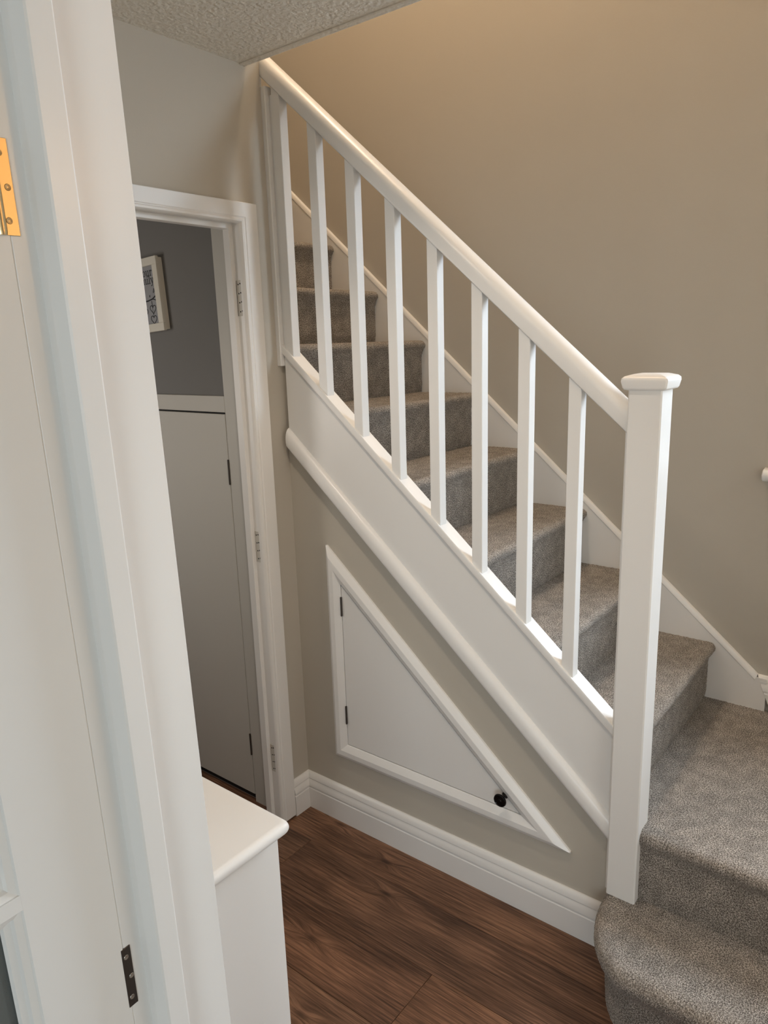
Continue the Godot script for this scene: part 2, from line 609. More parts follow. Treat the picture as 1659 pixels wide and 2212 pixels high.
func build_stairs():
	var c: Material = mats.carpet
	var s := thing("staircase", "straight flight of steps fitted with speckled grey-brown carpet, rising left from a landing", "staircase", Vector3(1.16, 0.0, -0.43))
	# the flight: each step one carpeted piece
	var sec := resample(step_section(RISE, GOING, 0.02, 0.019), 0.0055)
	var nor := offset_normals(sec)
	for k in range(3, 13):
		var xk := 1.158 - GOING * (k - 3)
		var y0 := RISE * (k - 1)
		var rows := []
		var z0 := -0.822
		var z1 := -0.028 if k < 8 else -0.030
		var nz := 145 if k < 7 else 100
		var zs := PackedFloat32Array([])
		for j in nz + 1:
			zs.append(lerpf(z0, z1, float(j) / nz))
		for i in sec.size():
			var row := PackedVector3Array()
			for j in zs.size():
				var d := zs[j] - z0
				var inset := 0.0
				if d < 0.016:
					inset = 0.016 - sqrt(maxf(0.0, 0.016 * 0.016 - (0.016 - d) * (0.016 - d)))
				if k == 3 and zs[j] > z1 - 0.016:
					pass
				var q := sec[i] + nor[i] * (rng.randf_range(-0.0011, 0.0011) - inset)
				row.append(Vector3(xk - q.x, y0 + q.y, zs[j]))
			rows.append(row)
		mesh_node("step", grid_mesh(rows, origin_of(s)), c, s)
	# solid carcass under the carpet (one stepped block)
	var carc := PackedVector2Array([Vector2(1.128, 0.02)])
	for k in range(3, 13):
		var xk := 1.158 - GOING * (k - 3) - 0.034
		carc.append(Vector2(xk, RISE * (k - 1) - 0.012))
		carc.append(Vector2(xk, RISE * k - 0.012))
	carc.append(Vector2(1.158 - GOING * 10 - 0.03, RISE * 12 - 0.012))
	carc.append(Vector2(1.158 - GOING * 10 - 0.03, 0.02))
	part("carcass", prism(carc, "z", -0.818, -0.034), mats.plaster_dark, s)
	# landing: second riser, nosing and the quarter landing behind
	var lsec := PackedVector2Array([Vector2(0.016, RISE - 0.004), Vector2(0.013, RISE + 0.03), Vector2(0.013, 2 * RISE - 0.052)])
	lsec.append_array(arc(Vector2(0.021, 2 * RISE - 0.021), 0.021, 0.021, 200, 90, 8))
	lsec.append(Vector2(0.85, 2 * RISE))
	lsec = resample(lsec, 0.0055)
	var lnor := offset_normals(lsec)
	var rows2 := []
	for i in lsec.size():
		var row := PackedVector3Array()
		var zq := 0.026 - lsec[i].x
		var lo := 1.199 if zq > -0.036 else 1.132
		for j in 156:
			var x := maxf(lerpf(1.132, 2.047, j / 155.0), lo)
			var q := lsec[i] + lnor[i] * rng.randf_range(-0.0011, 0.0011)
			row.append(Vector3(x, q.y, 0.026 - q.x))
		rows2.append(row)
	mesh_node("landing", grid_mesh(rows2, origin_of(s), true), c, s)
	part("landing_carcass", box(Vector3(1.14, 0.02, -0.825), Vector3(2.046, 2 * RISE - 0.014, -0.004)), mats.plaster_dark, s)
	# bottom step with its round bullnose end
	var path := []
	for j in 14:
		path.append([Vector2(1.118, lerpf(-0.02, 0.03, j / 13.0)), Vector2(-1, 0), Vector2(1.27, 0.0)])
	for j in range(1, 71):
		var a := deg_to_rad(180.0 - 90.0 * j / 70.0)
		var p := Vector2(1.27 + cos(a) * 0.152, 0.03 + sin(a) * 0.238)
		path.append([p, Vector2(cos(a) / 0.152, sin(a) / 0.238).normalized(), Vector2(1.27, 0.0)])
	for j in range(1, 136):
		var x := lerpf(1.27, 2.047, j / 135.0)
		path.append([Vector2(x, 0.268), Vector2(0, 1), Vector2(x, 0.0)])
	# (out from the nosing line, height); afterwards the tread runs in to the second riser
	var bs := PackedVector2Array([Vector2(-0.034, 0.0), Vector2(-0.031, 0.05), Vector2(-0.031, 0.115), Vector2(-0.020, 0.138)])
	bs.append_array(arc(Vector2(-0.030, RISE - 0.031), 0.030, 0.031, -30, 90, 10))
	bs = resample(bs, 0.0055)
	var bn := offset_normals(bs)
	var rows3 := []
	for i in bs.size():
		var row := PackedVector3Array()
		for pt in path:
			var q := bs[i] - bn[i] * rng.randf_range(-0.0011, 0.0011)
			var xz: Vector2 = pt[0] + pt[1] * q.x
			row.append(Vector3(xz.x, q.y, xz.y))
		rows3.append(row)
	for i in range(1, 42):
		var row := PackedVector3Array()
		for pt in path:
			var xz: Vector2 = (pt[0] + pt[1] * -0.030).lerp(pt[2], i / 41.0)
			row.append(Vector3(xz.x, RISE + rng.randf_range(-0.0011, 0.0011), xz.y))
		rows3.append(row)
	mesh_node("bullnose_step", grid_mesh(rows3, origin_of(s), true), c, s)
	part("bullnose_carcass", box(Vector3(1.22, 0.0, -0.004), Vector3(2.046, RISE - 0.02, 0.19)), mats.plaster_dark, s)
	# wall string on the far side with its bead
	var ys := func(x: float) -> float: return 0.5416 + 0.8757 * (1.2801 - x)
	part("wall_string", prism(PackedVector2Array([Vector2(-1.9, ys.call(-1.9) - 0.014), Vector2(1.274, 0.532 - 0.008), Vector2(1.32, 0.524), Vector2(1.32, 0.40), Vector2(1.1, 0.40), Vector2(-1.9, ys.call(-1.9) - 0.5)]), "z", -0.829, -0.815), mats.white, s)
	var sect := PackedVector2Array([Vector2(0, 0), Vector2(0, 0.004), Vector2(-0.003, 0.011), Vector2(-0.009, 0.0145), Vector2(-0.017, 0.0155), Vector2(-0.019, 0.014), Vector2(-0.019, 0.0)])
	var A := PackedVector3Array()
	var B := PackedVector3Array()
	for p in sect:
		A.append(Vector3(-1.9, ys.call(-1.9) + p.x * 1.33, -0.829 + p.y))
		B.append(Vector3(1.2905 - p.x * -0.42 + 0.0, 0.5325 + p.x, -0.829 + p.y))
	part("string_bead", lofts([A, B]), mats.white, s)
	var sk := skirting_section(0.122)
	A = PackedVector3Array()
	B = PackedVector3Array()
	for p in sk:
		A.append(Vector3(1.2905 + (0.122 - p.x) * 0.42, 0.4105 + p.x, -0.829 + p.y))
		B.append(Vector3(2.05, 0.4105 + p.x, -0.829 + p.y))
	struct("baseboard_landing", lofts([A, B]), mats.white, 25)

# -------------------------------------------------------------------- balustrade
func slope_y(y_mid: float, x: float) -> float:        # a raking line through (0.568, y_mid)
	return y_mid - PITCH * (x - 0.568)

func raking(section: PackedVector2Array, y_mid: float, x0: float, x1: float) -> PackedVector3Array:  # section: (z, height)
	var A := PackedVector3Array()
	var B := PackedVector3Array()
	for p in section:
		A.append(Vector3(x0, slope_y(y_mid, x0) + p.y, p.x))
		B.append(Vector3(x1, slope_y(y_mid, x1) + p.y, p.x))
	return lofts([A, B])

func build_balustrade():
	var b := thing("balustrade", "white painted stair balustrade with square balusters, raking handrail and square newel post", "balustrade", Vector3(0.57, 0.2, 0.0))
	var w: Material = mats.white
	# outer string with the apron below the base rail
	part("outer_string", prism(PackedVector2Array([Vector2(0.018, slope_y(1.135, 0.018)), Vector2(1.13, slope_y(1.135, 1.13)), Vector2(1.13, slope_y(0.84, 1.13)), Vector2(0.018, slope_y(0.84, 0.018))]), "z", -0.028, 0.012), w, b)
	var rail := PackedVector2Array([Vector2(0.017, -0.030), Vector2(0.020, -0.028), Vector2(0.022, -0.024), Vector2(0.022, -0.004), Vector2(0.020, 0.0), Vector2(-0.030, 0.0), Vector2(-0.034, -0.004), Vector2(-0.034, -0.030)])
	part("base_rail", raking(rail, 1.159, 0.012, 1.13), mats.white_gloss, b)
	# raking moulding along the foot of the apron
	var mo := PackedVector2Array([Vector2(0.0, 0.0), Vector2(0.024, 0.0), Vector2(0.028, 0.002), Vector2(0.0305, 0.006), Vector2(0.0315, 0.016), Vector2(0.0315, 0.030), Vector2(0.0300, 0.040), Vector2(0.0270, 0.049), Vector2(0.0225, 0.056), Vector2(0.0165, 0.0605), Vector2(0.012, 0.062), Vector2(0.0, 0.062)])
	part("string_moulding", raking(mo, 0.8385, 0.019, 1.13), w, b)
	# handrail, rounded over the top
	var hr := PackedVector2Array([Vector2(-0.030, 0.0), Vector2(0.020, 0.0), Vector2(0.025, 0.004), Vector2(0.027, 0.012), Vector2(0.027, 0.034)])
	hr.append_array(arc(Vector2(-0.005, 0.036), 0.032, 0.030, 4, 176, 14))
	hr.append_array([Vector2(-0.037, 0.034), Vector2(-0.037, 0.012), Vector2(-0.035, 0.004)])
	part("handrail", raking(hr, 1.901, -0.056, 1.13), mats.white_gloss, b, 40)
	for i in 8:
		var x1 := 0.0600 + 0.1349 * i
		var x0 := x1 - 0.0318
		var t := PackedVector3Array()
		var rings := []
		var c := 0.0014
		for lv in 2:
			var r := PackedVector3Array()
			for q in [[x0 + c, 0.0155], [x1 - c, 0.0155], [x1, 0.0155 - c], [x1, -0.0165 + c], [x1 - c, -0.0165], [x0 + c, -0.0165], [x0, -0.0165 + c], [x0, 0.0155 - c]]:
				r.append(Vector3(q[0], slope_y(1.155 if lv == 0 else 1.907, q[0]), q[1]))
			rings.append(r)
		t = lofts(rings)
		part("baluster", t, w, b)
	# wall end strips where the balustrade meets the end wall
	part("wall_strip", box(Vector3(-0.014, 1.575, -0.01), Vector3(0.016, 2.374, 0.0275), 0.002), w, b)
	part("wall_strip", box(Vector3(0.015, 1.60, -0.02), Vector3(0.0283, 2.352, 0.010), 0.0015), w, b)
	# newel: post and cap
	var n := part("newel_post", box(Vector3(1.1245, 0.203, -0.036), Vector3(1.1995, 1.524, 0.040), 0.003), w, b)
	part("cover_strip", box(Vector3(1.114, 0.20, -0.02), Vector3(1.1255, 1.44, 0.016), 0.001), w, b)
	var rings := []
	var cx := 1.1620
	var cz := 0.002
	for lv in [[1.518, 0.040], [1.520, 0.046], [1.524, 0.0485], [1.538, 0.0515], [1.5445, 0.0505], [1.549, 0.046], [1.5535, 0.030], [1.5545, 0.006]]:
		var r := PackedVector3Array()
		var h: float = lv[1]
		var c := 0.004
		for q in [[-h + c, -h], [h - c, -h], [h, -h + c], [h, h - c], [h - c, h], [-h + c, h], [-h, h - c], [-h, -h + c]]:
			r.append(Vector3(cx + q[0], lv[0], cz + q[1]))
		rings.append(r)
	part("newel_cap", lofts(rings), mats.white_gloss, b, 40)

# -------------------------------------------------------------------- hatch in the spandrel
func line_meet(p: Vector2, d: Vector2, q: Vector2, e: Vector2) -> Vector2:
	var r = Geometry2D.line_intersects_line(p, d, q, e)
	return r if r != null else p

func build_spandrel_hatch():
	var h := thing("understairs_hatch", "white triangular understairs cupboard door in a moulded frame, with a black knob", "hatch", Vector3(0.55, 0.25, 0.0))
	var m := 0.876
	var P := [Vector2(0.146, 0.250), Vector2(1.0145, 0.250), Vector2(0.146, 1.0106)]
	# triangle at an inward offset
	var tri := func(o: float) -> Array:
		var k := o * sqrt(1.0 + m * m)
		var x: float = P[0].x + o
		var y: float = P[0].y + o
		var top := 1.0115 - k
		return [Vector2(x, y), Vector2(0.145 + (top - y) / m, y), Vector2(x, top - m * (x - 0.145))]
	var sec := PackedVector2Array([Vector2(0, 0), Vector2(0, 0.006), Vector2(0.003, 0.009), Vector2(0.017, 0.0185), Vector2(0.020, 0.0195), Vector2(0.036, 0.0195), Vector2(0.039, 0.018), Vector2(0.056, 0.009), Vector2(0.058, 0.007), Vector2(0.058, 0.0)])
	for side in 3:
		var rings := []
		for e in 2:
			var r := PackedVector3Array()
			for s in sec:
				var k := (side + e) % 3
				var q: Vector2 = tri.call(s.x)[k]
				var top := 1.0115 - s.x * sqrt(1.0 + m * m)
				if k == 1 and q.x > 1.0090:                   # the sharp corners are cut off square
					q = Vector2(1.0090, q.y if side == 0 else top - m * (1.0090 - 0.145))
				if k == 2 and q.y > 1.0060:
					q = Vector2(q.x if side == 2 else 0.145 + (top - 1.0060) / m, 1.0060)
				r.append(Vector3(q.x, q.y, s.y))
			rings.append(r)
		part("frame_moulding", lofts(rings), mats.white, h, 25)
	var inner: Array = tri.call(0.0605)
	part("door_panel", prism(PackedVector2Array(inner), "z", -0.012, 0.0062), mats.white, h)
	part("shadow_gap", prism(PackedVector2Array(tri.call(0.050)), "z", 0.0, 0.0012), mats.dark, h)
	for y in [0.8075, 0.4205]:
		var hg := part("hinge", join([box(Vector3(0.2035, y - 0.0325, 0.006), Vector3(0.2085, y + 0.0325, 0.0095), 0.0006), lathe(PackedVector2Array([Vector2(0.0, -0.0325), Vector2(0.0028, -0.0325), Vector2(0.0028, 0.0325), Vector2(0.0, 0.0325)]), Vector3(0.2065, y, 0.0105), Vector3.UP, 12)]), mats.steel, h)
		hg.set_meta("label", "dark steel butt hinge")
	var kx := 0.8065
	var ky := 0.352
	var kn := part("knob", lathe(PackedVector2Array([Vector2(0, 0.0), Vector2(0.0100, 0.0), Vector2(0.0100, 0.002), Vector2(0.0080, 0.004), Vector2(0.0050, 0.008), Vector2(0.0048, 0.018), Vector2(0.0065, 0.023), Vector2(0.0125, 0.0265), Vector2(0.0190, 0.0285), Vector2(0.0200, 0.0305), Vector2(0.0190, 0.0335), Vector2(0.0165, 0.0345), Vector2(0.0150, 0.0335), Vector2(0.0060, 0.0345), Vector2(0.0045, 0.0365), Vector2(0, 0.0370)]), Vector3(kx, ky, 0.006), Vector3.BACK, 36), mats.black_chrome, h)
	kn.set_meta("label", "glossy black knob")

# -------------------------------------------------------------------- far door frame in the end wall
func build_far_door():
	var d := struct_root("door_1", Vector3(0, 0, 0.52))
	var w: Material = mats.white
	var zr := 0.090                        # outer edges of the architrave
	var zl := 0.965
	var top := 2.0440
	var sec := PackedVector2Array([Vector2(0, 0), Vector2(0, 0.0165), Vector2(0.002, 0.0185), Vector2(0.046, 0.0185), Vector2(0.049, 0.0165), Vector2(0.051, 0.0165), Vector2(0.055, 0.0185), Vector2(0.061, 0.0175), Vector2(0.065, 0.0130), Vector2(0.067, 0.008), Vector2(0.067, 0)])
	var out := Vector3.RIGHT
	part("architrave", moulding(sec, [[Vector3(0, 0.010, zr), Vector3(0, 0, 1)], [Vector3(0, top, zr), Vector3(0, -0.86, 1)]], out), w, d, 25)
	part("architrave", moulding(sec, [[Vector3(0, top, zr), Vector3(0, -0.86, 1)], [Vector3(0, top, zl), Vector3(0, -0.86, -1)]], out), w, d, 25)
	part("architrave", moulding(sec, [[Vector3(0, 0.010, zl), Vector3(0, 0, -1)], [Vector3(0, top, zl), Vector3(0, -0.86, -1)]], out), w, d, 25)
	# lining
	part("lining", box(Vector3(-0.056, 0.0, 0.122), Vector3(0.002, 1.9900, 0.1545)), w, d)
	part("lining", box(Vector3(-0.056, 0.0, 0.9005), Vector3(0.002, 1.9900, 0.930)), w, d)
	part("lining", box(Vector3(-0.056, 1.9895, 0.122), Vector3(0.002, 2.03, 0.930)), w, d)
	# stops
	part("stop", box(Vector3(-0.050, 0.0, 0.152), Vector3(-0.022, 1.9890, 0.1685), 0.0015), w, d)
	part("stop", box(Vector3(-0.050, 0.0, 0.887), Vector3(-0.022, 1.9890, 0.902), 0.0015), w, d)
	part("stop", box(Vector3(-0.0498, 1.9735, 0.153), Vector3(-0.0222, 1.9905, 0.901), 0.0015), w, d)
	# filled hinge recesses with their old screw holes
	for y in [1.7792, 1.012, 0.256]:
		var p := part("hinge_patch", join([box(Vector3(-0.0205, y - 0.051, 0.1520), Vector3(0.0035, y + 0.051, 0.1558), 0.0005)]), mats.old_white, d)
		var holes := []
		for k in 4:
			for s in 2:
				var c := Vector3(-0.0125 + 0.008 * s + 0.001 * k, y + 0.039 - 0.026 * k + (0.002 if s == 1 else 0.0), 0.1556)
				holes.append(lathe(PackedVector2Array([Vector2(0, 0), Vector2(0.0023, 0), Vector2(0.0023, 0.0006), Vector2(0, 0.0006)]), c, Vector3.BACK, 10))
		if y > 1.5:
			holes.append(box(Vector3(-0.0212, y - 0.051, 0.1550), Vector3(-0.0203, y + 0.050, 0.1561)))
		part("screw_hole", join(holes), mats.dark, p)

# -------------------------------------------------------------------- the room beyond
func build_cupboard_room():
	struct("wall_grey", box(Vector3(-1.6, -0.01, 0.085), Vector3(-0.057, 2.6, 0.100)), mats.grey_wall)
	struct("wall_back", box(Vector3(-1.7, -0.1, 0.09), Vector3(-1.6, 2.6, 1.33)), mats.grey_wall)
	struct("wall_side", join([box(Vector3(-1.6, -0.1, 1.25), Vector3(-1.25, 2.6, 1.33)), box(Vector3(-0.65, -0.1, 1.25), Vector3(-0.057, 2.6, 1.33)), box(Vector3(-1.25, -0.1, 1.25), Vector3(-0.65, 1.1, 1.33)), box(Vector3(-1.25, 1.9, 1.25), Vector3(-0.65, 2.6, 1.33))]), mats.grey_wall)
	window_at("window_3", Vector3(-1.25, 1.1, 1.27), Vector3(-0.65, 1.9, 1.31), "z")
	struct("ceiling_back", box(Vector3(-1.7, 2.42, 0.085), Vector3(-0.057, 2.6, 1.33)), mats.plain)
	struct("trim_2", box(Vector3(-0.168, 0.0, 0.100), Vector3(-0.0575, 2.40, 0.114), 0.001), mats.old_white)
	struct("trim_3", box(Vector3(-1.55, 1.4315, 0.100), Vector3(-0.1685, 1.484, 0.114), 0.001), mats.old_white)
	var c := thing("cupboard_door", "plain off-white cupboard door below the rail, seen through the far doorway", "cupboard door", Vector3(-0.45, 0.02, 0.108))
	part("panel", box(Vector3(-0.93, 0.030, 0.1012), Vector3(-0.1705, 1.4255, 0.1145), 0.001), mats.old_white, c)
	part("shadow_gap", box(Vector3(-0.95, 0.004, 0.1002), Vector3(-0.166, 1.4335, 0.1012)), mats.dark, c)
	for y in [1.235, 0.235]:
		var hg := part("hinge", join([box(Vector3(-0.1735, y - 0.042, 0.1135), Vector3(-0.1680, y + 0.042, 0.1155), 0.0004), lathe(PackedVector2Array([Vector2(0, -0.042), Vector2(0.003, -0.042), Vector2(0.003, 0.042), Vector2(0, 0.042)]), Vector3(-0.1695, y, 0.1165), Vector3.UP, 12)]), mats.steel, c)
		hg.set_meta("label", "dark steel hinge")
	# deep box frame with a printed family tree
	var base := Vector3(-0.545, 1.815, 0.100)
	var f := thing("picture_frame", "small deep white box frame with a grey family print, hanging on the dark grey wall", "picture frame", base)
	var x0 := -0.645
	var x1 := -0.4375
	var y0 := 1.6945
	var y1 := 1.9365
	var zf := 0.1275
	part("frame_back", box(Vector3(x0 + 0.005, y0 + 0.004, 0.1005), Vector3(x1 - 0.002, y1 - 0.004, 0.116), 0.001), mats.cream, f)
	var fw := 0.0265
	for q in [[Vector3(x0, y0, 0.1155), Vector3(x1, y0 + fw, zf)], [Vector3(x0, y1 - fw, 0.1155), Vector3(x1, y1, zf)], [Vector3(x0, y0 + fw, 0.1155), Vector3(x0 + fw, y1 - fw, zf)], [Vector3(x1 - fw, y0 + fw, 0.1155), Vector3(x1, y1 - fw, zf)]]:
		part("frame_rail", box(q[0], q[1], 0.0012), mats.cream, f)
	var pr := part("print", box(Vector3(x0 + fw - 0.002, y0 + fw - 0.002, 0.1155), Vector3(x1 - fw + 0.002, y1 - fw + 0.002, 0.1170)), mats.print_grey, f)
	var zi := 0.1172
	for wd in [["our", -0.4800, 1.8895, 0.030], ["family", -0.4760, 1.8640, 0.030]]:
		var tm := TextMesh.new()
		var sf := SystemFont.new()
		sf.font_names = PackedStringArray(["Droid Serif"])
		sf.font_italic = true
		tm.font = sf
		tm.text = wd[0]
		tm.font_size = 32
		tm.pixel_size = 0.00102
		tm.depth = 0.0004
		tm.horizontal_alignment = HORIZONTAL_ALIGNMENT_RIGHT
		var tn := mesh_node("lettering", tm, mats.ink, pr)
		tn.position = Vector3(wd[1], wd[2], zi + 0.0002) - base
	var marks := []
	for hc in [Vector2(-0.4985, 1.7700), Vector2(-0.5000, 1.7360), Vector2(-0.545, 1.762), Vector2(-0.588, 1.748)]:
		var pts := PackedVector2Array()
		for i in 40:
			var a := TAU * i / 40
			pts.append(hc + Vector2(16 * pow(sin(a), 3), 13 * cos(a) - 5 * cos(2 * a) - 2 * cos(3 * a) - cos(4 * a)) * 0.00100)
		marks.append(stroke(pts, 0.0013, zi, true))
		marks.append(stroke(PackedVector2Array([hc + Vector2(0, 0.0045), Vector2(hc.x - 0.002, 1.797)]), 0.0005, zi, false))
	marks.append(stroke(PackedVector2Array([Vector2(-0.60, 1.790), Vector2(-0.56, 1.797), Vector2(-0.52, 1.799), Vector2(-0.495, 1.803), Vector2(-0.478, 1.811)]), 0.0022, zi, false))
	marks.append(stroke(PackedVector2Array([Vector2(-0.495, 1.803), Vector2(-0.480, 1.799), Vector2(-0.472, 1.792)]), 0.0014, zi, false))
	for lf in [Vector2(-0.486, 1.822), Vector2(-0.478, 1.824), Vector2(-0.483, 1.829), Vector2(-0.474, 1.814), Vector2(-0.51, 1.81), Vector2(-0.545, 1.812)]:
		marks.append(stroke(PackedVector2Array([lf, lf + Vector2(0.002, 0.004), lf + Vector2(0.001, 0.007)]), 0.0018, zi, false))
	part("drawing", join(marks), mats.ink, pr)
	f.rotation.z = deg_to_rad(3.2)

func stroke(p: PackedVector2Array, r: float, z: float, closed: bool) -> PackedVector3Array:
	var rings := []
	var n := p.size()
	for i in n:
		var a := p[(i - 1 + n) % n] if closed or i > 0 else p[i]
		var b := p[(i + 1) % n] if closed or i < n - 1 else p[i]
		var d := (b - a).normalized()
		var s := Vector2(-d.y, d.x) * r
		rings.append(PackedVector3Array([Vector3(p[i].x - s.x, p[i].y - s.y, z - 0.0003), Vector3(p[i].x + s.x, p[i].y + s.y, z - 0.0003), Vector3(p[i].x + s.x, p[i].y + s.y, z + 0.0003), Vector3(p[i].x - s.x, p[i].y - s.y, z + 0.0003)]))
	return lofts(rings, closed)

# -------------------------------------------------------------------- white cabinet in the hall
func build_cabinet():
	var c := thing("hall_cabinet", "white cabinet with a round-edged top standing in the hall behind the door frame", "cabinet", Vector3(0.6, 0.0, 1.06))
	var h := 0.84
	var x1 := 0.884
	var z0 := 0.913
	# top board, round-nosed along the end and the front, round corner
	var ring_at := func(inset: float, y: float) -> PackedVector3Array:
		var r := PackedVector3Array()
		var rc := 0.012
		var cx: float = x1 - inset - rc
		var cz: float = z0 + inset + rc
		r.append(Vector3(0.26, y, 1.204))
		r.append(Vector3(0.26, y, z0 + inset))
		for i in 7:
			var a := deg_to_rad(-90.0 + 15.0 * i)
			r.append(Vector3(cx + cos(a) * rc, y, cz + sin(a) * rc))
		r.append(Vector3(x1 - inset, y, 1.204))
		return r
	var rings := []
	var t := 0.024
	for i in 13:
		var a := deg_to_rad(-90.0 + 15.0 * i)
		rings.append(ring_at.call(0.011 * (1.0 - cos(a)), h - t / 2 + sin(a) * t / 2))
	part("top", lofts(rings), mats.white_gloss, c, 40)
	part("end_panel", box(Vector3(0.842, 0.0, 0.926), Vector3(0.860, h - t + 0.0005, 1.204), 0.001), mats.white_gloss, c)
	part("end_panel", box(Vector3(0.27, 0.0, 0.926), Vector3(0.288, h - t + 0.0005, 1.204), 0.001), mats.white_gloss, c)
	part("door", box(Vector3(0.289, 0.06, 0.9265), Vector3(0.564, h - t - 0.004, 0.944), 0.001), mats.white_gloss, c)
	part("door", box(Vector3(0.567, 0.06, 0.9265), Vector3(0.841, h - t - 0.004, 0.944), 0.001), mats.white_gloss, c)
	part("plinth", box(Vector3(0.289, 0.0, 0.95), Vector3(0.841, 0.058, 0.966)), mats.white_gloss, c)
	part("back_panel", box(Vector3(0.289, 0.0, 1.19), Vector3(0.841, h - t, 1.203)), mats.white_gloss, c)
	var cp := part("screw_cap", lathe(PackedVector2Array([Vector2(0, 0), Vector2(0.004, 0), Vector2(0.0038, 0.0022), Vector2(0.002, 0.0034), Vector2(0, 0.0038)]), Vector3(0.860, 0.733, 1.071), Vector3.RIGHT, 16), mats.white_gloss, c)
	cp.set_meta("label", "small white plastic cap")

# -------------------------------------------------------------------- living room door frame and door in the foreground
func build_foreground_door():
	var w: Material = mats.white
	var d := struct_root("door_2", PIVOT)
	d.rotation.x = LEAN
	# lining, its stop, and the far side of the opening
	part("lining", box(Vector3(1.022, 0.0, 1.2052), Vector3(1.050, 2.02, 1.3345), 0.0015), w, d)
	part("lining", box(Vector3(1.85, 0.0, 1.2052), Vector3(1.878, 2.02, 1.334), 0.0015), w, d)
	part("lining", box(Vector3(1.048, 2.0, 1.2052), Vector3(1.852, 2.028, 1.334), 0.0015), w, d)
	var st := PackedVector2Array([Vector2(1.049, 1.2795), Vector2(1.0735, 1.2795), Vector2(1.076, 1.2820), Vector2(1.076, 1.3045), Vector2(1.0745, 1.3065), Vector2(1.0630, 1.3120), Vector2(1.0605, 1.3127), Vector2(1.049, 1.3127)])
	part("stop", prism(st, "y", 0.0, 2.0), w, d, 25)
	part("stop", box(Vector3(1.826, 0.0, 1.2795), Vector3(1.851, 2.0, 1.3127), 0.002), w, d)
	part("stop", box(Vector3(1.076, 1.975, 1.2795), Vector3(1.826, 2.001, 1.3127), 0.002), w, d)
	part("architrave", box(Vector3(0.962, 0.0, 1.1915), Vector3(1.029, 2.08, 1.2055), 0.002), w, d)
	part("architrave", box(Vector3(1.857, 0.0, 1.1905), Vector3(1.925, 2.08, 1.2055), 0.002), w, d)
	part("architrave", box(Vector3(0.975, 2.012, 1.1905), Vector3(1.925, 2.08, 1.2050), 0.002), w, d)
	# the glazed door, opened square into the living room
	var g := thing("glazed_door", "white glazed door with small panes, opened back against the left of the foreground frame", "door", PIVOT)
	g.rotation.x = LEAN
	var zA := 1.3338
	var zB := 2.1015
	var xa := 1.015
	var xb := 1.0508
	part("stile", box(Vector3(xa, 0.008, zA), Vector3(xb, 1.985, zA + 0.094), 0.0015), w, g)
	part("stile", box(Vector3(xa, 0.008, zB - 0.094), Vector3(xb, 1.985, zB), 0.0015), w, g)
	part("rail", box(Vector3(xa, 0.008, zA + 0.094), Vector3(xb, 0.22, zB - 0.094), 0.0015), w, g)
	part("rail", box(Vector3(xa, 1.88, zA + 0.094), Vector3(xb, 1.985, zB - 0.094), 0.0015), w, g)
	var ys := [0.22]
	for i in 4:
		var y := 0.472 + 0.3265 * i
		ys.append(y)
		part("glazing_bar", box(Vector3(xa + 0.002, y - 0.0085, zA + 0.092), Vector3(xb - 0.0001, y + 0.0085, zB - 0.092)), w, g)
	ys.append(1.88)
	var zs := [zA + 0.094, zA + 0.094 + 0.191, zA + 0.094 + 0.383, zB - 0.094]
	for i in 2:
		part("glazing_bar", box(Vector3(xa + 0.002, 0.22, zs[i + 1] - 0.0085), Vector3(xb - 0.002, 1.88, zs[i + 1] + 0.0085), 0.002), w, g)
	var bead := PackedVector2Array([Vector2(0, 0.012), Vector2(0, 0.0), Vector2(0.003, -0.003), Vector2(0.008, -0.006), Vector2(0.011, -0.011), Vector2(0.017, -0.013), Vector2(0.018, 0.012 - 0.030), Vector2(0.018, -0.022), Vector2(0, -0.022)])
	for i in 5:
		for j in 3:
			var y0: float = ys[i] + (0.0085 if i > 0 else 0.0)
			var y1: float = ys[i + 1] - (0.0085 if i < 4 else 0.0)
			var z0: float = zs[j] + (0.0085 if j > 0 else 0.0)
			var z1: float = zs[j + 1] - (0.0085 if j < 2 else 0.0)
			var pn := part("pane", box(Vector3(1.030, y0, z0), Vector3(1.034, y1, z1)), mats.glass, g)
			# glazing bead round the pane
			var sec := PackedVector2Array([Vector2(0, -0.016), Vector2(0, -0.002), Vector2(0.004, -0.0035), Vector2(0.007, -0.0045), Vector2(0.009, -0.009), Vector2(0.015, -0.0115), Vector2(0.017, -0.016)])
			var C := [[Vector3(xb, y0, z0), Vector3(0, 1, 1)], [Vector3(xb, y1, z0), Vector3(0, -1, 1)], [Vector3(xb, y1, z1), Vector3(0, -1, -1)], [Vector3(xb, y0, z1), Vector3(0, 1, -1)]]
			var rings := []
			for c in C:
				var r := PackedVector3Array()
				for s in sec:
					r.append(c[0] + c[1] * s.x + Vector3.RIGHT * s.y)
				rings.append(r)
			part("glazing_bead", lofts(rings, true), w, pn, 25)
	# hinges let into the lining
	for hd in [[1.7790, mats.brass, "bright brass butt hinge"], [0.9560, mats.steel, "dark worn butt hinge"], [0.25, mats.steel, "dark worn butt hinge"]]:
		var y: float = hd[0]
		var top: bool = y > 1.5
		var za := 1.3255 if top else 1.3262
		var zb := 1.3400 if top else 1.3375
		var hg := part("hinge", join([box(Vector3(1.0490, y - 0.039, za), Vector3(1.0512, y + 0.039, zb), 0.0004)] + ([lathe(PackedVector2Array([Vector2(0, -0.039), Vector2(0.0042, -0.039), Vector2(0.0046, -0.036), Vector2(0.0046, 0.036), Vector2(0.0042, 0.039), Vector2(0, 0.039)]), Vector3(1.0515, y, 1.3415), Vector3.UP, 16)] if top else [])), hd[1], d)
		hg.set_meta("label", hd[2])
